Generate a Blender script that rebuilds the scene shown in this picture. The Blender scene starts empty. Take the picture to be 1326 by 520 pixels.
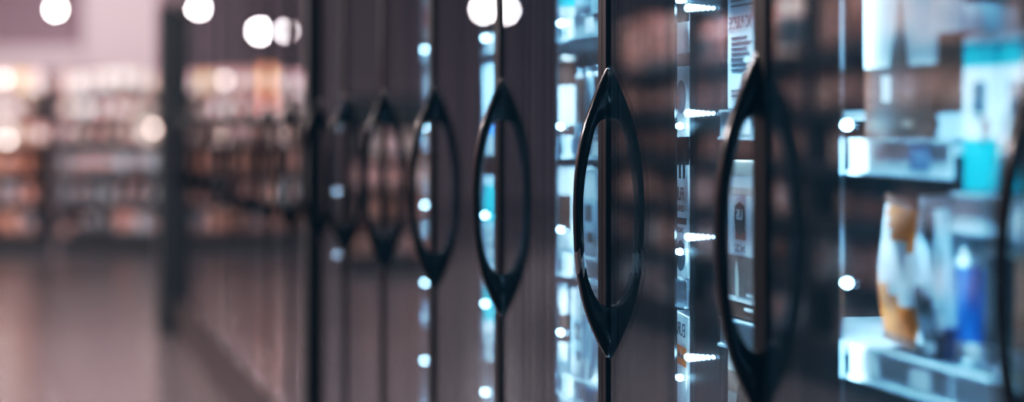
import bpy, bmesh, math, random
from mathutils import Vector, Matrix
R = random.Random(7)
S = bpy.context.scene
C = S.collection
F = 3131.0; TH = math.atan(633/F); EYE = 1.22
GX = 0.882                       # plane of the freezer glass
# ---------------------------------------------------------------- materials
def mat(name, col, rough=.5, metal=0, emis=None, es=0, spec=.5, noise=0, nscale=(8,8,8), coat=0):
    m = bpy.data.materials.new(name); m.use_nodes = True
    nt = m.node_tree; b = nt.nodes['Principled BSDF']
    c = tuple(col) + (1,)
    b.inputs['Base Color'].default_value = c
    b.inputs['Roughness'].default_value = rough
    b.inputs['Metallic'].default_value = metal
    b.inputs['Specular IOR Level'].default_value = spec
    b.inputs['Coat Weight'].default_value = coat
    if emis:
        b.inputs['Emission Color'].default_value = tuple(emis) + (1,)
        b.inputs['Emission Strength'].default_value = es
    if noise:
        tc = nt.nodes.new('ShaderNodeTexCoord'); mp = nt.nodes.new('ShaderNodeMapping')
        mp.inputs['Scale'].default_value = nscale
        n = nt.nodes.new('ShaderNodeTexNoise'); n.inputs['Scale'].default_value = 1; n.inputs['Detail'].default_value = 4
        r = nt.nodes.new('ShaderNodeMix'); r.data_type = 'RGBA'
        r.inputs['A'].default_value = tuple(v*(1-noise) for v in col) + (1,)
        r.inputs['B'].default_value = tuple(min(1, v*(1+noise)) for v in col) + (1,)
        nt.links.new(tc.outputs['Object'], mp.inputs['Vector']); nt.links.new(mp.outputs['Vector'], n.inputs['Vector'])
        nt.links.new(n.outputs['Fac'], r.inputs['Factor']); nt.links.new(r.outputs['Result'], b.inputs['Base Color'])
    return m

def glass_mat(name, ior, base, streak=.3, tint=(.86,.95,1)):
    """thin glazing: clear transmission plus angle dependent mirror, with vertical wipe streaks"""
    m = bpy.data.materials.new(name); m.use_nodes = True
    nt = m.node_tree; nt.nodes.clear(); L = nt.links.new
    out = nt.nodes.new('ShaderNodeOutputMaterial'); mix = nt.nodes.new('ShaderNodeMixShader')
    tr = nt.nodes.new('ShaderNodeBsdfTransparent'); tr.inputs['Color'].default_value = tuple(tint) + (1,)
    gl = nt.nodes.new('ShaderNodeBsdfGlossy'); gl.inputs['Color'].default_value = (.93,.96,1,1)
    ge = nt.nodes.new('ShaderNodeNewGeometry'); dt = nt.nodes.new('ShaderNodeVectorMath'); dt.operation = 'DOT_PRODUCT'
    L(ge.outputs['Incoming'], dt.inputs[0]); L(ge.outputs['Normal'], dt.inputs[1])
    def mth(op, a, b=None):
        q = nt.nodes.new('ShaderNodeMath'); q.operation = op
        for k, v in enumerate((a, b)):
            if v is None: continue
            if isinstance(v, (int, float)): q.inputs[k].default_value = v
            else: L(v, q.inputs[k])
        return q.outputs[0]
    f0 = ((ior-1)/(ior+1))**2
    fres = mth('ADD', mth('MULTIPLY', mth('POWER', mth('SUBTRACT', 1.0, mth('ABSOLUTE', dt.outputs['Value'])), 5.0), 1-f0), f0)
    tc = nt.nodes.new('ShaderNodeTexCoord'); mp = nt.nodes.new('ShaderNodeMapping'); mp.inputs['Scale'].default_value = (1, 34, .35)
    n = nt.nodes.new('ShaderNodeTexNoise'); n.inputs['Scale'].default_value = 1; n.inputs['Detail'].default_value = 6; n.inputs['Roughness'].default_value = .7
    L(tc.outputs['Object'], mp.inputs['Vector']); L(mp.outputs['Vector'], n.inputs['Vector'])
    mr = nt.nodes.new('ShaderNodeMapRange'); mr.inputs['From Min'].default_value = .3; mr.inputs['From Max'].default_value = .7
    mr.inputs['To Min'].default_value = 1-streak; mr.inputs['To Max'].default_value = 1+streak
    L(n.outputs['Fac'], mr.inputs['Value'])
    mul = nt.nodes.new('ShaderNodeMath'); mul.operation = 'MULTIPLY'; L(fres, mul.inputs[0]); L(mr.outputs['Result'], mul.inputs[1])
    ad = nt.nodes.new('ShaderNodeMath'); ad.operation = 'ADD'; ad.use_clamp = True; L(mul.outputs[0], ad.inputs[0]); ad.inputs[1].default_value = base
    r2 = nt.nodes.new('ShaderNodeMapRange'); r2.inputs['To Min'].default_value = .0; r2.inputs['To Max'].default_value = .012
    L(n.outputs['Fac'], r2.inputs['Value']); L(r2.outputs['Result'], gl.inputs['Roughness'])
    L(ad.outputs[0], mix.inputs['Fac']); L(tr.outputs[0], mix.inputs[1]); L(gl.outputs[0], mix.inputs[2]); L(mix.outputs[0], out.inputs['Surface'])
    return m

M = dict(
    glass=glass_mat('door glass', 1.5, .015, streak=.5),
    black=mat('gloss black plastic', (.002,.003,.004), .16, spec=.4),
    stile=mat('black door edge', (.003,.004,.005), .3, spec=.2),
    mull=mat('black mullion', (.004,.0045,.005), .8, spec=.05),
    kick=mat('brown grey kick plate', (.055,.045,.045), .35, .4, noise=.3, nscale=(1,3,20)),
    chrome=mat('polished steel', (.75,.82,.88), .18, 1),
    steel=mat('blue grey steel', (.018,.024,.028), .45, .0, spec=.06, noise=.25, nscale=(1,40,1)),
    liner=mat('grey blue liner', (.05,.08,.10), .5),
    shelf=mat('white wire shelf coat', (.45,.52,.56), .35),
    rail=mat('pale price rail', (.62,.74,.80), .2, coat=.6),
    darkrail=mat('dark price rail', (.03,.035,.04), .3),
    tag=mat('blue grey price tag', (.10,.20,.30), .5),
    tagw=mat('white price tag', (.75,.80,.82), .5),
    led=mat('led lamp', (1,1,1), .3, emis=(.45,.80,1), es=38),
    streak_glow=mat('led streak glow', (1,1,1), .3, emis=(.50,.82,1), es=3.2),
    led3=mat('dim led lamp', (1,1,1), .3, emis=(.7,.85,1), es=14),
    strip=mat('led diffuser', (.8,.9,1), .3, emis=(.55,.82,1), es=1.6),
    floor=mat('polished floor', (.105,.092,.098), .2, spec=.6, noise=.22, nscale=(.8,.35,1)),
    ceil=mat('grey ceiling', (.40,.36,.38), .8),
    wall=mat('grey wall paint', (.36,.31,.34), .8, noise=.2, nscale=(.3,.3,.3)),
    bright=mat('pale bulkhead', (.80,.70,.72), .7),
    dark=mat('dark teal metal', (.010,.016,.020), .5),
    gond=mat('grey shelving metal', (.16,.14,.15), .5),
    gondd=mat('dark shelving metal', (.03,.025,.028), .5),
    bulb=mat('white bulb', (1,1,1), .3, emis=(1,.90,.90), es=60),
    bulb2=mat('ghost bulb', (1,1,1), .3, emis=(1,.86,.86), es=24),
    glint=mat('amber highlight glow', (1,1,1), .3, emis=(1,.72,.62), es=7),
    silver=mat('silver highlight', (.5,.5,.52), .3, .9),
    signo=mat('orange sign face', (.9,.35,.10), .5, emis=(1,.40,.14), es=.9),
    signp=mat('coral sign face', (.9,.25,.18), .5, emis=(1,.25,.17), es=.75),
)
PAL = dict(white=(.78,.80,.82), cream=(.70,.62,.55), brown=(.10,.040,.026), red=(.35,.07,.05), orange=(.85,.22,.035),
    teal=(.0,.42,.48), blue=(.02,.20,.55), navy=(.015,.04,.10), grey=(.30,.32,.34), black=(.01,.012,.015),
    pink=(.62,.42,.42), rose=(.48,.30,.28), tan=(.36,.22,.17), rust=(.28,.13,.09), slate=(.10,.14,.17), yellow=(.75,.45,.10), umber=(.14,.085,.065), ice=(.50,.64,.72))
PM = {k: mat('print ' + k, v, .5, spec=.18) for k, v in PAL.items()}
# ---------------------------------------------------------------- mesh helpers
def box(bm, x0, x1, y0, y1, z0, z1, mi=0):
    v = [bm.verts.new(p) for p in ((x0,y0,z0),(x1,y0,z0),(x1,y1,z0),(x0,y1,z0),(x0,y0,z1),(x1,y0,z1),(x1,y1,z1),(x0,y1,z1))]
    for f in ((0,3,2,1),(4,5,6,7),(0,1,5,4),(1,2,6,5),(2,3,7,6),(3,0,4,7)):
        bm.faces.new([v[i] for i in f]).material_index = mi
def lathe(bm, prof, n=20, c=(0,0), mi=None, sx=1):
    rings = []
    for r, z in prof:
        rings.append([bm.verts.new((c[0]+r*math.cos(a)*sx, c[1]+r*math.sin(a), z)) for a in [2*math.pi*k/n for k in range(n)]])
    for i in range(len(rings)-1):
        for k in range(n):
            f = bm.faces.new((rings[i][k], rings[i][(k+1)%n], rings[i+1][(k+1)%n], rings[i+1][k])); f.smooth = True
            if mi: f.material_index = mi[i]
    bm.faces.new(rings[0][::-1]); f = bm.faces.new(rings[-1])
    if mi: f.material_index = mi[-1]
def cyl(bm, p, q, r, n=10, mi=0):
    p = Vector(p); q = Vector(q); d = (q-p); m = d.to_track_quat('Z','Y').to_matrix()
    a = [bm.verts.new(p + m @ Vector((r*math.cos(2*math.pi*k/n), r*math.sin(2*math.pi*k/n), 0))) for k in range(n)]
    b = [bm.verts.new(v.co + d) for v in a]
    for k in range(n):
        f = bm.faces.new((a[k], a[(k+1)%n], b[(k+1)%n], b[k])); f.smooth = True; f.material_index = mi
    bm.faces.new(a[::-1]).material_index = mi; bm.faces.new(b).material_index = mi
def mesh(name, bm, mats):
    me = bpy.data.meshes.new(name); bmesh.ops.recalc_face_normals(bm, faces=bm.faces[:]); bm.to_mesh(me); bm.free()
    for m in (mats if isinstance(mats, (list, tuple)) else [mats]): me.materials.append(m)
    return me
def obj(name, bm, mats, parent=None, loc=(0,0,0), bevel=0):
    o = bpy.data.objects.new(name, mesh(name, bm, mats)); C.objects.link(o); o.location = loc
    if parent: o.parent = parent
    if bevel:
        b = o.modifiers.new('bevel', 'BEVEL'); b.width = bevel; b.segments = 2; b.limit_method = 'ANGLE'
    return o
def bx(name, d, m, parent=None, loc=(0,0,0), bevel=0):
    bm = bmesh.new(); box(bm, *d); return obj(name, bm, m, parent, loc, bevel)
def tag(o, label, cat, group=None, kind=None):
    o['label'] = label; o['category'] = cat
    if group: o['group'] = group
    if kind: o['kind'] = kind
    return o
def thing(name, label, cat, loc=(0,0,0), group=None):
    o = bpy.data.objects.new(name, None); o.empty_display_size = .1; C.objects.link(o); o.location = loc
    return tag(o, label, cat, group)
def struct(name, bm, m):
    o = obj(name, bm, m); o['kind'] = 'structure'; return o
def lettering(body, size, parent, loc, rot, m, mirrored=False, ext=.0002, sx=1, name='lettering'):
    cu = bpy.data.curves.new('letters', 'FONT'); cu.body = body; cu.size = size; cu.extrude = ext; cu.resolution_u = 3
    cu.align_x = 'CENTER'; cu.align_y = 'CENTER'
    t = bpy.data.objects.new('letters', cu); C.objects.link(t)
    me = bpy.data.meshes.new_from_object(t); bpy.data.objects.remove(t); bpy.data.curves.remove(cu)
    me.materials.clear(); me.materials.append(m)
    me.transform(Matrix.Diagonal((-sx if mirrored else sx, 1, 1, 1)))
    o = bpy.data.objects.new(name, me); C.objects.link(o); o.location = loc; o.rotation_euler = rot; o.parent = parent
    return o
FACE = (math.pi/2, 0, -math.pi/2)      # lettering that faces -X (towards the aisle)
# ---------------------------------------------------------------- room
def room():
    for n, d, m in (('floor', (-9,2.6,-5,40,-.1,0), M['floor']), ('ceiling', (-9,2.6,-5,40,4.2,4.3), M['ceil']),
                    ('wall_back', (-9,2.6,40,40.2,0,4.2), M['wall']), ('wall_left', (-9.2,-9,-5,40,0,4.2), M['wall']),
                    ('wall_right', (2.6,2.8,-5,40,0,4.2), M['wall']), ('wall_front', (-9,2.6,-5.2,-5,0,4.2), M['wall'])):
        bm = bmesh.new(); box(bm, *d); struct(n, bm, m)
    # pale bulkhead and dark beams on the back wall above the shelving
    bm = bmesh.new(); box(bm, .95, 2.15, 39.6, 39.99, 2.0, 4.19); struct('trim_1', bm, M['bright'])
    bm = bmesh.new(); box(bm, -.6, .93, 39.7, 39.99, 1.9, 2.55); struct('trim_2', bm, M['bright'])
    bm = bmesh.new(); box(bm, -8.9, 2.5, 30, 30.3, 3.85, 4.19); struct('trim_3', bm, M['ceil'])
room()
# ---------------------------------------------------------------- freezer handle
K = 827.0
def handle_mesh():
    z = lambda py: (167-py)/380*.45
    outer = [(0,82),(4,90),(9,101),(14,112),(19.5,126),(25,140),(29.5,152),(35.5,173),(41,203),(44.5,235),(45.5,265),(45.5,290),(43.5,330),(40,360),(35,385),(28,410),(19.5,430),(11,449),(5,459),(0,467)]
    inner = [(0,153),(8,153),(14,156),(19,165),(23,180),(28,203),(32,228),(34.5,255),(34.5,285),(33,335),(28.5,360),(21,380),(14,391),(7,396),(0,397)]
    def resamp(pts, n=44):
        ds = [0]
        for a, b in zip(pts, pts[1:]): ds.append(ds[-1] + math.hypot(a[0]-b[0], a[1]-b[1]))
        out = []
        for i in range(n):
            t = ds[-1]*i/(n-1)
            j = max(k for k in range(len(ds)) if ds[k] <= t+1e-9); j = min(j, len(pts)-2)
            u = (t-ds[j])/(ds[j+1]-ds[j]); out.append((pts[j][0]*(1-u)+pts[j+1][0]*u, pts[j][1]*(1-u)+pts[j+1][1]*u))
        for _ in range(1):
            out = [out[0]] + [((a[0]+2*b[0]+c[0])/4, (a[1]+2*b[1]+c[1])/4) for a, b, c in zip(out, out[1:], out[2:])] + [out[-1]]
        return out
    o = resamp(outer); i_ = resamp(inner)
    bm = bmesh.new(); W = .015
    rows = []
    for (a, az), (b, bz) in zip(o, i_):
        pa = Vector((-a/K, 0, z(az))); pb = Vector((-b/K, 0, z(bz)))
        th = (pa-pb).length; w = W * min(1.0, .7 + th*8)
        ring = []
        for t, s in ((0,.4),(.08,.85),(.4,1),(.93,.9),(1,.6),(1,-.6),(.93,-.9),(.4,-1),(.08,-.85),(0,-.4)):
            q = pa.lerp(pb, t); ring.append(bm.verts.new((q.x, -s*w, q.z)))
        rows.append(ring)
    for r1, r2 in zip(rows, rows[1:]):
        for k in range(10):
            f = bm.faces.new((r1[k], r1[(k+1)%10], r2[(k+1)%10], r2[k])); f.smooth = True
    bm.faces.new(rows[0]); bm.faces.new(rows[-1][::-1])
    # painted silver highlight low on the bow
    for f in bm.faces:
        c = f.calc_center_median()
        f.material_index = 0
    return bm
HME = mesh('handle', handle_mesh(), [M['black']])
HME_S = None
def handle_silver():
    bm = handle_mesh(); zz = lambda py: (167-py)/380*.45
    for f in bm.faces:
        c = f.calc_center_median()
        if zz(352) < c.z < zz(326) and c.x < -.03 and c.y > -.020: f.material_index = 1  # silver faces imitate a highlight on the bow
    return mesh('handle', bm, [M['black'], M['silver']])
HME_S = handle_silver()
# ---------------------------------------------------------------- freezer cases
YK = [1.975, 2.835, 3.607, 4.452, 5.214, 5.962, 6.70, 7.44]
YF = [8.14 + .735*i for i in range(9)]
ZTOP = 1.90; ZBOT = .24
JO = {2.835: -.040}
def door(case, y_near, y_far, silver=False, sw=1.0):
    """door hinged at its near edge, handle on its far edge"""
    d = bmesh.new(); yh = y_far
    y_near += JO.get(y_near, 0); y_far += JO.get(y_far, 0)
    box(d, GX-.006, GX+.012, y_far, y_far+.023*sw, ZBOT-.02, ZTOP)          # far stile
    box(d, GX-.006, GX+.012, y_near+.050-.024*sw, y_near+.050, ZBOT-.02, ZTOP)   # near stile
    box(d, GX-.006, GX+.012, y_near+.050, y_far, ZTOP-.03, ZTOP)
    box(d, GX-.006, GX+.012, y_near+.050, y_far, ZBOT-.02, ZBOT)
    dd = obj('door', d, M['stile'], case)
    bx('glass_pane', (GX-.002, GX+.002, y_near+.050, y_far, ZBOT, ZTOP-.03), M['glass'], dd)
    h = bpy.data.objects.new('handle', HME_S if silver else HME); C.objects.link(h); h.parent = dd
    h.location = (GX-.002, yh-.002, EYE)
    return dd
def mullion(case, y, led=True, x1=.985, ns=range(-4, 3), lm='led'):
    m = bx('mullion', (GX+.014, x1, y, y+.048, ZBOT, ZTOP), M['mull'], case)
    bx('edge_strip', (x1, x1+.004, y-.001, y+.049, ZBOT, ZTOP), M['chrome'], m)
    if led:
        for n in ns:
            bm = bmesh.new(); bmesh.ops.create_uvsphere(bm, u_segments=12, v_segments=8, radius=.0055)
            obj('lamp', bm, M[lm], m, (x1+.008, y-.004, EYE + .194*n + .005))
    return m
def shelf(case, y0, y1, z, rail='rail', front=1.0, tags=True):
    bm = bmesh.new()
    n = int((y1-y0)/.03)
    for k in range(n+1):
        yy = y0 + (y1-y0)*k/n
        box(bm, front+.004, 1.40, yy-.002, yy+.002, z-.008, z-.002)
    for xx in (front+.01, 1.12, 1.26, 1.39): box(bm, xx-.003, xx+.003, y0, y1, z-.014, z-.008)
    s = obj('shelf', bm, M['shelf'], case)
    bm = bmesh.new(); box(bm, front-.004, front, y0, y1, z-.036, z+.002); box(bm, front-.008, front, y0, y1, z-.040, z-.036); box(bm, front-.006, front, y0, y1, z, z+.003)
    obj('price_rail', bm, M[rail], s)
    if tags:
        yy = y0 + .06
        while yy < y1-.1:
            bx('price_tag', (front-.0055, front-.0042, yy, yy+.062, z-.032, z-.003), M['tag' if R.random()<.5 else 'tagw'], s); yy += R.uniform(.11,.2)
    return s
def case(name_label, ys, first, last):
    """ys: handle positions; body spans first..last"""
    c = thing('freezer_case', name_label, 'freezer')
    # body
    bm = bmesh.new(); box(bm, 1.46, 1.52, first, last, .1, 1.94); obj('back_panel', bm, M['liner'], c)
    bx('header', (GX-.014, 1.52, first+.002, last-.002, ZTOP, 1.94), M['stile'], c)
    bx('case_floor', (GX+.014, 1.46, first, last, .14, .235), M['liner'], c)
    bx('kick_plate', (GX+.004, 1.50, first, last, .0, .14), M['kick'], c)
    bx('lower_panel', (GX-.010, GX+.014, first, last, .14, .217), M['kick'], c)
    return c
near = case('long black freezer case with nearest handles, running to the thick middle post', YK, 1.40, 7.42)
far_ = case('far blurred freezer case beyond the thick middle post, small dark handles', YF, 7.52, 14.45)
allk = [1.34] + YK
for i in range(1, len(allk)):
    door(near, allk[i-1], allk[i] if i < len(allk)-1 else 7.36, silver=(i == 3))
for i, y in enumerate(YK[:-1]): mullion(near, y, x1=.974 if i == 5 else .985)
mullion(near, 7.36, led=True, x1=.932, ns=range(-2, 1), lm='led3')
bx('end_post', (GX-.026, GX+.1, 7.42, 7.52, 0, 2.3), M['dark'], near)
prev = 7.53
for i, y in enumerate(YF):
    door(far_, prev, y, sw=.55); mullion(far_, y, led=i < 3); prev = y
bx('end_post', (GX-.092, 1.52, 14.45, 14.75, 0, 1.95), M['dark'], far_)
# door strip cover across last section
# shelves per bay; bay = (near y, far y, shelf heights, rail)
ZB = [.30,.53,.76,.985,1.205,1.425,1.64]
ZB2 = [.30,.50,.735,.945,1.245,1.50,1.70]
ZA = [.30,.50,.72,.955,1.205,1.47,1.68]
bays = []
edges = [1.40] + YK[:-1] + [7.36]
for i in range(len(edges)-1):
    y0 = edges[i] + .06; y1 = edges[i+1]
    zs = ZA if i == 1 else ZB2 if i == 2 else ZB
    bays.append((y0, y1, zs))
for i, (y0, y1, zs) in enumerate(bays):
    for z in zs:
        if i == 2:
            shelf(near, y0+.01, 3.395, z, 'rail')
        elif i == 1:
            shelf(near, 2.502, y1-.005, z); shelf(near, y0+.005, 2.498, 1.148 if z == 1.205 else z)
        elif i == 3:
            shelf(near, 3.576, 3.744, z, 'darkrail' if z > 1 else 'rail', tags=False); shelf(near, 3.75, y1-.005, z, 'rail')
        else: shelf(near, y0+.005, y1-.005, z, 'rail', tags=i < 5)
# steel partition in the second bay
bx('partition_panel', (.998, 1.44, 3.40, 3.57, .24, 1.83), M['steel'], near, bevel=.004)
pp = bpy.data.objects['partition_panel']
for z in (1.405, 1.244, 1.055, .871):  # glowing lumps added to imitate reflection streaks of the leds
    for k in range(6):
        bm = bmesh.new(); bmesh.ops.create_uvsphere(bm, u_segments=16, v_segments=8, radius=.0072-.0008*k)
        o = obj('lamp', bm, M['streak_glow'], pp, (.994, 3.560-.027*k, EYE+(z-EYE)*(3.560-.027*k)/3.57)); o.scale = (.6, 3.0, .9)
# far case: a few shelves
for i in range(3):
    a = ([7.52]+YF)[i] + .06; b = YF[i]
    for z in ZB[1:6]: shelf(far_, a, b-.01, z, tags=False)
# lamps inside; the header and floor strips are added unseen to brighten goods
def area(name, loc, rot, sx, sy, e, col):
    l = bpy.data.lights.new(name, 'AREA'); l.shape = 'RECTANGLE'; l.size = sx; l.size_y = sy; l.energy = e; l.color = col
    o = bpy.data.objects.new(name, l); C.objects.link(o); o.location = loc
    if isinstance(rot, Vector): o.rotation_euler = (rot).to_track_quat('-Z', 'Y').to_euler()
    else: o.rotation_euler = rot
    return o
COOL = (.50,.80,1.0)
for i, (y0, y1, zs) in enumerate(bays):
    if i > 6: break
    e = [6,17,17,10,6,6,4][i]; xm = (y0+y1)/2; ln = y1-y0-.1
    if i != 2: area('case_light', (.984, y1-.018, 1.04), Vector((1,-.16,0)), .02, 1.5, e*.12, COOL)
    area('case_light', (.96, y0+.012+(.12 if i == 3 else 0), 1.04), Vector((1,.6,0)), .02, 1.5, e*.5*(.9 if i == 3 else 1), COOL).data.spread = math.radians(80)
    area('case_light', (.945, xm, 1.815), Vector((.12,0,-1)), ln, .03, e*.9, COOL).data.spread = math.radians(60)
    area('case_light', (.945, xm, .25), Vector((.12,0,1)), ln, .03, e*.6, COOL).data.spread = math.radians(60)

# ---------------------------------------------------------------- products
# every product is built at the origin: front at x=0 (facing -X), body towards +X, centred in y, standing on z=0
def p_carton(w, h, d, cols, bands):
    """bands: list of (z fraction top, material index) from the bottom up; gable flap on top"""
    bm = bmesh.new(); z = 0
    for t, mi in bands:
        box(bm, 0, d, -w/2, w/2, z*h, t*h, mi); z = t
    box(bm, d*.1, d*.9, -w/2+.004, w/2-.004, h, h+.004, bands[-1][1])
    box(bm, -.0008, 0, -w*.28, w*.28, h*.42, h*.62, len(cols)-1)
    box(bm, -.0008, 0, -w*.36, w*.1, h*.18, h*.30, len(cols)-1)
    return bm
def p_tub(w, h, cols):
    r = w/2; bm = bmesh.new()
    lathe(bm, [(r*.78,0),(r*.80,.004),(r*.86,h*.3),(r*.90,h*.62),(r*.93,h*.8),(r*1.0,h*.8),(r*1.0,h*.86),(r*1.0,h*.97),(r*.95,h),(r*.9,h*.985)], 24, (r,0), [0,0,1,0,2,2,2,2,2,2])
    return bm
def p_can(w, h, cols):
    r = w/2; bm = bmesh.new()
    lathe(bm, [(r*.85,0),(r,.006),(r,h*.2),(r,h*.55),(r,h*.85),(r*.93,h*.92),(r*.80,h*.95),(r*.86,h*.97),(r*.86,h),(r*.78,h*.985)], 24, (r,0), [0,2,1,1,0,2,2,2,2,2])
    return bm
def p_bottle(w, h, cols):
    r = w/2; bm = bmesh.new()
    lathe(bm, [(r*.9,0),(r,.006),(r,h*.15),(r,h*.5),(r,h*.62),(r*.75,h*.75),(r*.36,h*.86),(r*.34,h*.92),(r*.42,h*.925),(r*.42,h),(r*.3,h)], 20, (r,0), [0,0,1,1,0,0,0,2,2,2,2])
    return bm
def p_bag(w, h, d, cols):
    """pillow bag with crimped seams"""
    bm = bmesh.new(); nu, nv = 10, 14; rr = {}
    for side in (-1, 1):
        for j in range(nv+1):
            v = j/nv
            for i in range(nu+1):
                u = i/nu
                if side == 1 and (i in (0, nu) or j in (0, nv)): rr[side,i,j] = rr[-1,i,j]; continue
                b = (math.sin(math.pi*u)**.6) * (math.sin(math.pi*min(1,max(0,(v-.06)/.88)))**.5 if .06 < v < .94 else 0)
                wob = .08*math.sin(9*u+5*v)*b
                rr[side,i,j] = bm.verts.new((d/2 + side*(d/2*(b*(.92+wob))+.0006), (u-.5)*w*(1-.10*math.sin(math.pi*v)), v*h))
    for side in (-1, 1):
        for j in range(nv):
            for i in range(nu):
                f = bm.faces.new((rr[side,i,j], rr[side,i+1,j], rr[side,i+1,j+1], rr[side,i,j+1])); f.smooth = True
                v = j/nv; u = i/nu
                mi = 0
                if v < .07 or v > .92: mi = 2
                elif .25+.35*u < v < .62+.3*u: mi = 1
                f.material_index = min(mi, len(cols)-1)
    return bm
cache = {}
def product_mesh(kind, w, h, d, cols):
    key = (kind, round(w,3), round(h,3), round(d,3), cols)
    if key not in cache:
        if kind == 'carton': bm = p_carton(w, h, d, cols, [(.22,1),(.68,0),(1,1 if hash_(cols) else 0)])
        elif kind == 'tub': bm = p_tub(w, h, cols)
        elif kind == 'can': bm = p_can(w, h, cols)
        elif kind == 'bottle': bm = p_bottle(w, h, cols)
        else: bm = p_bag(w, h, d, cols)
        cache[key] = mesh(kind, bm, [PM[c] for c in cols])
    return cache[key]
def hash_(cols): return sum(map(len, cols)) % 2
NAMES = dict(carton='food_carton', tub='ice_cream_tub', can='drink_can', bottle='milk_bottle', bag='frozen_food_bag')
WORDS = dict(carton='carton', tub='tub', can='can', bottle='bottle', bag='bag')
NTH = ['first','second','third','fourth','fifth','sixth','seventh','eighth','ninth','tenth','eleventh','twelfth','thirteenth','fourteenth']
def put(kind, w, h, d, cols, loc, label, group=None, rz=0, lean=0):
    me = product_mesh(kind, w, h, d, cols)
    o = bpy.data.objects.new(NAMES[kind], me); C.objects.link(o); o.location = loc; o.rotation_euler = (lean, 0, rz)
    return tag(o, label, WORDS[kind], group)
ROW = {0:'bottom',1:'second',2:'third',3:'fourth',4:'fifth',5:'sixth',6:'top'}
BAYN = ['nearest glass door, mostly out of frame','rightmost wide glass door','glass door between the two largest handles','glass door beyond the sharp handle','glass door beyond the third handle','glass door beyond the fourth handle','glass door beyond the fifth handle','glass door next to the thick middle post']
def fill(i, rows, y0, y1, pal, skip=()):
    zs = bays[i][2]
    for r in rows:
        items = []; y = y1
        room_h = (zs[r+1] if r+1 < len(zs) else 1.82) - zs[r] - .055
        kind = R.choice(['carton','tub','bag','can','bottle','carton'])
        while True:
            w = dict(carton=R.uniform(.08,.11), tub=.10, can=.068, bottle=.075, bag=.13)[kind]
            if y - w < y0: break
            items.append((y-w/2, w, kind)); y -= w + .008
            if R.random() < .35: kind = R.choice(['carton','tub','bag','can','bottle'])
        for k, (yc, w, kd) in enumerate(items):
            h = room_h * dict(carton=.95, tub=.72, can=.78, bottle=.97, bag=.93)[kd]
            cols = R.choice(pal)
            put(kd, w, round(h,3), .10 if kd == 'carton' else .05, cols, (1.012, yc, zs[r]), f"{cols[0]} and {cols[1]} {WORDS[kd]}, {NTH[k]} from left on {ROW[r]} shelf, {BAYN[i]}"
                if False else f"{cols[0]} {WORDS[kd]} {NTH[k]} from left, {ROW[r]} shelf{' from bottom' if 0 < r < 6 else ''}, behind {BAYN[i]}")
PALC = [('white','brown','ice'),('white','teal','ice'),('ice','brown','white'),('white','navy','grey'),('cream','red','white'),('white','orange','brown'),('ice','blue','white'),('brown','white','cream')]
fill(1, [1,2,5,6], 2.05, 2.82, PALC)
fill(3, [1,2,3,4,5], 3.76, 4.44, [('white','brown','ice'),('white','ice','grey'),('white','rust','ice'),('ice','white','brown')])
fill(4, [1,2,3,4,5], 4.54, 5.20, PALC)
fill(5, [2,3,4,5], 5.30, 5.95, PALC)
fill(6, [2,3,4,5], 6.04, 6.68, PALC)

# --- hand placed goods behind the rightmost wide glass door
def bay_a():
    z = 1.208; x = 1.012
    def cart(w, h, d, bands, mats, yc, z, label, deco=None, rz=0, xx=x):
        bm = bmesh.new(); zz = 0
        for t, mi in bands: box(bm, 0, d, -w/2, w/2, zz, t, mi); zz = t
        box(bm, d*.1, d*.9, -w/2+.004, w/2-.004, zz, zz+.003, bands[-1][1])
        if deco: deco(bm, w, h)
        o = obj('food_carton', bm, [PM[m] for m in mats]); o.location = (xx, yc, z); o.rotation_euler = (0,0,rz)
        return tag(o, label, 'carton')
    def spire(bm, w, h):
        pts = [(-.035,.085),(-.022,.125),(-.012,.158),(-.005,.170),(.004,.150),(.014,.118),(.030,.085)]
        f = [bm.verts.new((-.001, a, b)) for a, b in pts]; fc = bm.faces.new(f); fc.material_index = 1
        box(bm, -.0012, 0, .028, .052, .045, .075, 0)
        box(bm, -.0012, 0, -.05, -.015, .014, .022, 3)
        for k in range(5): box(bm, -.0012, 0, -.06+.02*k, -.05+.02*k, .192, .205, 2)
        box(bm, -.0012, 0, -.035, -.015, .218, .235, 2)
    a = cart(.235, .23, .12, [(.086,1),(.23,0)], ['white','brown','slate','tan'], 2.815-.11, z, 'white and brown carton with a brown spire picture on the rail, right bay', spire)
    bm = bmesh.new()
    cart(.07, .22, .12, [(.03,0),(.12,1),(.22,0)], ['ice','brown','slate'], 2.545, z, 'slim pale carton with brown middle, just right of the spire carton')
    # teal banded boxes standing on a clear tray lower down
    def logo(bm, w, h):
        box(bm, -.001, 0, -w*.22, w*.22, .085, .118, 3); box(bm, -.001, 0, -w*.34, -w*.1, .06, .078, 2)
    for k, (yc, t, lab) in enumerate(((2.455, 'brown', 'left one of the two white boxes with teal bands beside the right edge'), (2.355, 'ice', 'right one of the two white boxes with teal bands beside the right edge'))):
        cart(.088, .20, .10, [(.055,1),(.135,0),(.160,1),(.168,0)], ['white','teal','tan','slate'], yc, 1.153, lab, logo, xx=1.010)
    # things stacked above
    cart(.085, .035, .10, [(.02,0),(.035,1)], ['brown','slate'], 2.455, 1.358, 'flat brown box lying on top of the left teal banded box', xx=1.010)
    cart(.085, .035, .10, [(.02,0),(.035,1)], ['teal','navy'], 2.355, 1.358, 'teal and navy box stacked on the right teal banded box', xx=1.010)
bay_a()
zl = .958
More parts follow.
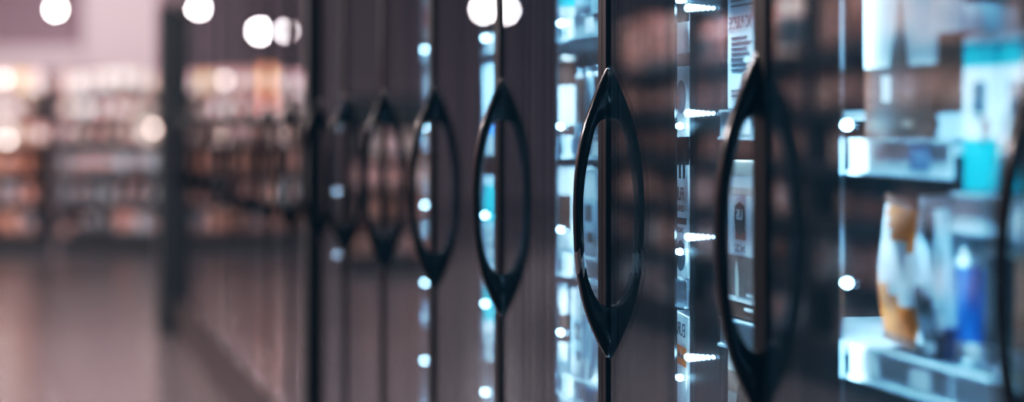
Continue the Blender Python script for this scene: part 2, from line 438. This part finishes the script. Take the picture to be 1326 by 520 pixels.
P = [('bag', .115, .180, .05, ('orange','white','rust'), 2.766, 'orange and white bag leaning at the left of the lower shelf, right bay', .05),
     ('bag', .10, .185, .05, ('slate','ice','white'), 2.645, 'slate and pale blue bag, second from left on the lower shelf, right bay', -.04),
     ('carton', .030, .17, .10, ('ice','navy','white'), 2.574, 'narrow ice blue carton between the bags and the blue can', 0),
     ('can', .062, .128, .05, ('ice','blue','white'), 2.520, 'short blue and silver can on the lower shelf of the right bay', 0),
     ('can', .072, .145, .05, ('white','slate','ice'), 2.440, 'white can with slate band, just right of the blue can', 0),
     ('can', .072, .145, .05, ('tan','rust','ice'), 2.355, 'tan and rust can at the far right beside the blurred handle', 0),
     ('bottle', .07, .148, .05, ('ice','navy','white'), 2.27, 'ice blue bottle at the right edge, lower shelf', 0)]
for kd, w, h, d, cols, yc, lab, lean in P:
    put(kd, w, h, d, cols, (1.012, yc, .9595), lab, lean=lean)

# --- sharp strips behind the glass door between the two largest handles
def printed(name, label, w, h, d, yc, z, bands, mats, rz=0, x=1.006, cat='carton'):
    bm = bmesh.new(); zz = 0
    for t, mi in bands: box(bm, 0, d, -w/2, w/2, zz, t, mi); zz = t
    o = obj(name, bm, [PM[m] for m in mats], bevel=.0015); o.location = (x, yc, z); o.rotation_euler = (0,0,rz)
    return tag(o, label, cat)
PM['ink'] = mat('print ink', (.03,.035,.04), .5)
PM['brick'] = mat('print brick', (.28,.07,.05), .5)
PM['photo'] = mat('print photo', (.30,.20,.18), .4, noise=.5, nscale=(30,30,30))
def deco(parent, d, m, name='printed_panel'):
    return bx(name, (-.0006, -.0001) + d, PM[m], parent)
# text sheet, mirrored writing
s = printed('printed_sheet', 'tall pale sheet with mirrored fine print and round seal, upper middle', .150, .225, .004, 3.316, 1.250, [(.225,0)], ['ice'], cat='sheet')
lettering('NO PURPOSE', .026, s, (-.0008, .012, .122), FACE, PM['ink'], True, sx=.7)
R2 = random.Random(3)
zz = .222
while zz > .012:
    if not (.104 < zz < .142) and not (.026 < zz < .052):
        w = R2.uniform(.05,.112); deco(s, (.056-w, .056, zz, zz+.0022), 'ink', 'text_line')
    zz -= .0076
bm = bmesh.new(); cyl(bm, (-.0009,0,0), (-.0001,0,0), .019, 28)
q = obj('round_seal', bm, PM['ink'], s, (0, -.012, .040)); q.scale = (1, 1, .55)
deco(s, (-.027,.002,.0385,.0405), 'ice', 'seal_bar')
# carton with shield badge
c = printed('food_carton', 'white carton with shield badge, mirrored lettering and brown picture, centre', .150, .225, .09, 3.316, .950,
            [(.022,1),(.030,0),(.088,3),(.175,0),(.186,2),(.203,0),(.225,2)], ['white','brown','cream','photo'])
bm = bmesh.new()
sh = [(-.024,.018),(0,.024),(.024,.018),(.027,.0),(.022,-.018),(0,-.026),(-.022,-.018),(-.027,0)]
bm.faces.new([bm.verts.new((-.0012, a, b)) for a, b in sh]); ob = obj('badge', bm, PM['ink'], c, (0, .010, .142))
lettering('US', .022, c, (-.0018, .010, .147), FACE, PM['white'], True, sx=1.2)
deco(c, (-.014,.034,.112,.126), 'brick', 'badge_ribbon')
lettering('INCRD', .016, c, (-.0010, .012, .099), FACE, PM['ink'], True, sx=1.1)
bm = bmesh.new(); bm.faces.new([bm.verts.new((-.0014, a, b)) for a, b in ((.012,.030),(.030,.030),(.034,.065),(.026,.084),(.016,.062))]); obj('printed_cone', bm, PM['cream'], c)
for k, (a, b) in enumerate(((-.05,-.01),(-.045,-.015),(-.052,-.02))): deco(c, (a, b, .012+.010*k, .016+.010*k), 'white', 'text_line')
# lower pack
c2 = printed('food_carton', 'cream and rust carton lowest in the middle strip, under the badge carton', .150, .160, .09, 3.316, .740,
            [(.05,1),(.10,0),(.13,2),(.16,0)], ['cream','rust','tan'])
bm = bmesh.new(); bm.faces.new([bm.verts.new((-.0012, a, b)) for a, b in ((-.05,.05),(.04,.05),(.02,.11),(-.02,.14))]); obj('printed_leaf', bm, PM['umber'], c2)
# narrow packs beside the sharp handle
n1 = printed('food_carton', 'narrow white carton with oval picture above the dark rail, left of steel panel', .10, .19, .07, 3.657, 1.208, [(.035,0),(.11,0),(.13,1),(.19,0)], ['white','rose'])
bm = bmesh.new(); cyl(bm, (-.0010,0,0), (-.0001,0,0), .026, 24); q = obj('printed_oval', bm, PM['slate'], n1, (0, -.014, .062))
bm = bmesh.new(); cyl(bm, (-.0014,0,0), (-.0001,0,0), .012, 20); q = obj('printed_dot', bm, PM['brick'], n1, (0, .008, .055))
n2 = printed('food_carton', 'narrow white carton with mirrored black word under the dark rail', .10, .185, .07, 3.657, .988, [(.06,0),(.185,0)], ['white'])
lettering('FUEL', .030, n2, (-.0010, 0, .130), FACE, PM['ink'], True, sx=.9)
lettering('ZERO', .013, n2, (-.0010, -.008, .108), FACE, PM['brick'], True, sx=1.4)
deco(n2, (-.044,.030,.084,.094), 'ink', 'text_bar')
lettering('TASTE', .011, n2, (-.0010, -.008, .074), FACE, PM['ink'], True, sx=1.4)
bm = bmesh.new(); cyl(bm, (-.0010,0,0), (-.0001,0,0), .024, 24); q = obj('printed_oval', bm, PM['slate'], n2, (0, -.012, .035))
for a in (-.036,-.012,.02): deco(n2, (a, a+.012, .155, .184), 'ink', 'printed_mark')
n3 = printed('food_carton', 'tilted white carton with orange tag, lower strip left of steel panel', .080, .165, .07, 3.657, .768, [(.165,0)], ['white']); n3.rotation_euler = (.07,0,0)
lettering('EUR', .030, n3, (-.0010, -.006, .140), FACE, PM['ink'], True, sx=.9)
deco(n3, (-.036,.036,.085,.115), 'orange', 'orange_tag')
lettering('meld', .012, n3, (-.0012, -.004, .10), FACE, PM['ink'], True, sx=1.4)
put('bottle', .08, .17, .05, ('ice','white','white'), (1.010, 3.657, .535), 'pale bottle at the bottom of the narrow strip, left of steel panel')
put('tub', .10, .15, .05, ('white','ice','ice'), (1.010, 3.657, 1.43), 'white tub at the top of the narrow strip, left of steel panel')

# ---------------------------------------------------------------- store shelving
def gondola(label, loc, width, zs, depth, m, rotz=0, top=1.81, fascia=None, kick=.18):
    """shelf unit: built facing -Y, from x=0..width"""
    g = thing('shelving_unit', label, 'shelves', loc); g.rotation_euler = (0,0,rotz)
    bx('back_board', (0, width, depth, depth+.03, 0, top), m, g)
    for xx in (0, width-.03): bx('upright', (xx, xx+.03, 0, depth, 0, top), m, g)
    bx('plinth', (.03, width-.03, .01, depth, 0, kick), M['dark'], g)
    for z in zs:
        s = bx('shelf', (.03, width-.03, 0, depth, z-.025, z), m, g); bx('price_rail', (.03, width-.03, -.012, 0, z-.045, z+.003), M['gondd'], s)
    if fascia: bx('fascia', (0, width, -.03, 0, fascia[0], fascia[1]), M['dark'], g)
    return g
def stock(desc, origin, width, zs, top, pals, rotz=0, wmin=.10, wmax=.17, group=None):
    ca, sa = math.cos(rotz), math.sin(rotz)
    for r, z in enumerate(zs):
        x = .05; hmax = (zs[r+1]-.06 if r+1 < len(zs) else top+.0) - z
        kind = R.choice(['carton','bag','tub','bottle']); k = 0; pal = pals[r]
        while True:
            w = round(R.choice([wmin, (wmin+wmax)/2, wmax]), 3)
            if x + w > width-.05: break
            if R.random() < .4: kind = R.choice(['carton','bag','bottle','carton'])
            h = round(hmax * R.choice([.78,.88,.96]), 2)
            if kind == 'tub': h = min(h, w*1.1)
            cols = R.choice(pal)
            lx, ly = x+w/2, .02
            o = put(kind, w, h, .14, cols, (origin[0]+ca*lx-sa*ly, origin[1]+sa*lx+ca*ly, z+.001),
                    f"{cols[0]} {WORDS[kind]}, {NTH[min(k,13)]} item along {ROW[r]} shelf of {desc}", group, rz=rotz+math.pi/2)
            k += 1; x += w + .015
ZG = [.20,.50,.80,1.10,1.36,1.58]
LIGHT = [('cream','white','pink'),('pink','cream','white'),('white','pink','rose'),('pink','rose','cream'),('white','cream','tan')]
MID = [('pink','rose','slate'),('rose','slate','tan'),('cream','slate','rose')]
DARKP = [('slate','grey','rose'),('grey','slate','ice'),('rose','slate','grey'),('slate','umber','pink')]
RUST = [('rust','tan','cream'),('tan','umber','rose'),('umber','rust','pink'),('rose','tan','white')]
ORAN = [('yellow','tan','cream'),('cream','tan','pink'),('slate','yellow','tan')]
g1 = gondola('pale shelving unit against the far end, left of the freezer end post', (.31, 24, 0), 1.27, ZG, .4, M['gond'])
stock('the pale far shelving', (.31, 24), 1.27, ZG, 1.82, [DARKP+MID, DARKP, DARKP, MID+LIGHT, LIGHT, LIGHT])
g2 = gondola('brown stocked shelving unit at the far left edge', (-1.05, 24, 0), 1.34, ZG, .4, M['gondd'])
stock('the far left shelving', (-1.05, 24), 1.34, ZG, 1.82, [DARKP+RUST, RUST+DARKP, RUST, LIGHT+RUST, LIGHT, ORAN+LIGHT])
ZC = [.18,.46,.74,1.0]
g3 = gondola('brown shelving unit under a dark fascia, seen mirrored in the freezer glass', (-1.62, 20, 0), .77, ZC, .4, M['gond'], fascia=(1.22,1.49), top=1.50)
stock('the mirrored fascia shelving', (-1.62, 20), .77, ZC, 1.24, [RUST+DARKP, RUST, RUST+LIGHT, RUST+LIGHT])
# shelving along the opposite side of the aisle (mirrored in the glass)
ZD = [.22,.52,.80,1.06,1.32,1.58]
for k, y0 in enumerate((15.6, 13.4, 11.2, 9.0)):
    lab = ['farthest','third','second','nearest'][k]
    gondola(f'{lab} brown shelving unit across the aisle, seen mirrored in the glass', (-1.95, y0-2.2, 0), 2.18, ZD, .4, M['gondd'], rotz=math.pi/2, top=1.95)
    stock(f'{lab} mirrored aisle unit', (-1.95, y0-2.2), 2.18, ZD, 1.93, [DARKP, DARKP+RUST, RUST, RUST, RUST, RUST+MID], rotz=math.pi/2, wmin=.2, wmax=.34)

# ---------------------------------------------------------------- sign and lamps
sg = thing('hanging_sign', 'narrow orange and coral upright sign glowing on the far shelving', 'sign', (-.60, 23.86, 1.36))
bx('orange_panel', (-.045,.045,-.01,.01,.22,.48), M['signo'], sg); bx('coral_panel', (-.045,.045,-.01,.01,0,.22), M['signp'], sg)
bx('sign_frame', (-.055,.055,.010,.02,-.01,.49), M['gondd'], sg)
def pendant(x, y, z, label, m='bulb', r=.075):
    t = thing('pendant_lamp', label, 'lamp', (x, y, z))
    bm = bmesh.new(); bmesh.ops.create_uvsphere(bm, u_segments=20, v_segments=12, radius=r)
    for f in bm.faces: f.smooth = True
    obj('bulb', bm, M[m], t)
    bm = bmesh.new(); lathe(bm, [(r*1.25,r*.75),(r*1.15,r*1.0),(r*.7,r*1.5),(.02,r*1.8),(.018,r*1.85)], 20); obj('lamp_shade', bm, M['dark'], t)
    bm = bmesh.new(); cyl(bm, (0,0,r*1.7), (0,0,4.2-z), .006, 8); obj('cord', bm, M['dark'], t)
    return t
def ray(px, py, Y, mirror=False):
    a = (px-663)/F; dx = math.sin(TH)+math.cos(TH)*a; dy = math.cos(TH)-math.sin(TH)*a
    x = dx/dy*Y; z = EYE + (167-py)/F/dy*Y
    return ((2*GX - x) if mirror else x, z)
for px, py, Y, mr, lab, m, r in ((72,12,32,False,'white pendant lamp at the top left over the far shelving','bulb',.045),
        (257,10,38,True,'white pendant lamp mirrored just right of the freezer end post','bulb',.06),
        (337,40,27,True,'brightest pendant lamp mirrored above the orange sign','bulb',.06),
        (371,40,29,True,'dim pendant lamp added for the doubled reflection right of the brightest one','bulb2',.045),  # extra lamp standing in for the doubled reflection
        (627,12,25,True,'bright pendant lamp mirrored left of the third handle top','bulb',.055),
        (656,14,26,True,'pendant lamp added for the doubled reflection right of the third handle top','bulb',.045)):  # likewise added for the doubled reflection of the lamp beside it
    x, z = ray(px, py, Y, mr); pendant(x, Y, z, lab, m, r)
for px, py, lab in ((6,102,'small shelf lamp added as a highlight on the upper far left shelves'), (9,181,'small shelf lamp added as a highlight lower on the far left shelves'), (199,166,'small shelf lamp added as a highlight beside the freezer end post')):
    x, z = ray(px, py, 23.9); t = thing('highlight_lamp', lab, 'lamp', (x, 23.93, z))  # small glowing balls added to imitate bright highlights among the shelves
    bm = bmesh.new(); bmesh.ops.create_uvsphere(bm, u_segments=14, v_segments=8, radius=.03); obj('bulb', bm, M['glint'], t)
    bm = bmesh.new(); lathe(bm, [(.014,.02),(.02,.03),(.02,.045),(.01,.05)], 12); obj('holder', bm, M['dark'], t)
WARM = (1,.87,.87)
def down(x, y, e, sx=1.6, sy=.5, z=4.1, col=WARM): area('ceiling_light', (x, y, z), (0,0,0), sx, sy, e, col)
down(-.6, 1.5, 22); down(-.6, 6, 30); down(-.9, 9.6, 340); down(-.9, 13.6, 200); down(.0, 12.0, 28); down(-.4, 16, 25); down(-.5, 20.5, 30); area('shelf_wash', (-.1, 22.6, 3.2), Vector((0,1.3,-1.5)), 2.6, .3, 45, WARM).data.spread = math.radians(100); down(-5.5, 20, 720); down(-6.5, 16, 560); down(-5, 11, 200)
area('wall_wash', (1.3, 36, 3.9), Vector((.05,1,-.35)), 1.6, .4, 85, (1,.82,.86))
area('wall_wash', (-5.5, 30, 3.9), Vector((-.2,.6,-.6)), 3, 2, 170, (1,.82,.86))
w = bpy.data.worlds.new('World'); S.world = w; w.use_nodes = True
w.node_tree.nodes['Background'].inputs['Color'].default_value = (.02,.035,.045,1); w.node_tree.nodes['Background'].inputs['Strength'].default_value = 1
# ---------------------------------------------------------------- camera
cd = bpy.data.cameras.new('camera'); cam = bpy.data.objects.new('camera', cd); C.objects.link(cam); S.camera = cam
cam.location = (0,0,EYE); cam.rotation_euler = (math.pi/2, 0, -TH)
cd.sensor_width = 36; cd.lens = 36*F/1326; cd.shift_y = -93/1326; cd.clip_start = .05; cd.clip_end = 200
cd.dof.use_dof = True; cd.dof.focus_distance = 3.70; cd.dof.aperture_fstop = 1.8
S.view_settings.view_transform = 'Standard'; S.view_settings.look = 'None'; S.view_settings.exposure = 0
S.view_settings.use_curve_mapping = True
cm = S.view_settings.curve_mapping
for i, (lo, hi) in enumerate(((.0003,1.03),(.0035,1.0),(.0068,.99))):
    c = cm.curves[i]; c.points[0].location = (0, lo); c.points[-1].location = (1, hi)
    c.points.new(.03, .023+lo); c.points.new(.12, .115); c.points.new(.40, .50)
cm.update()
# repeats share a group phrase
for o in S.objects:
    if o.parent or 'label' not in o or 'group' in o: continue
    l = o['label']; k = o['category']; pl = {'lamp':'lamps','shelves':'shelving units','box':'boxes'}.get(k, k + ('es' if k.endswith('x') else 's'))
    if k == 'freezer': o['group'] = 'glass door freezer cases in one row'
    elif k == 'lamp': o['group'] = 'round shelf lamps added as highlights' if 'shelf lamp' in l else 'white pendant lamps'
    elif k == 'shelves': o['group'] = 'shelving units across the aisle' if 'across' in l else 'shelving units at the far end'
    elif k == 'sign' or k == 'sheet': continue
    elif 'mirrored aisle unit' in l: o['group'] = pl + ' on the shelving across the aisle'
    elif ' shelf of the ' in l: o['group'] = pl + ' on the far end shelving'
    else: o['group'] = pl + ' inside the freezer case'
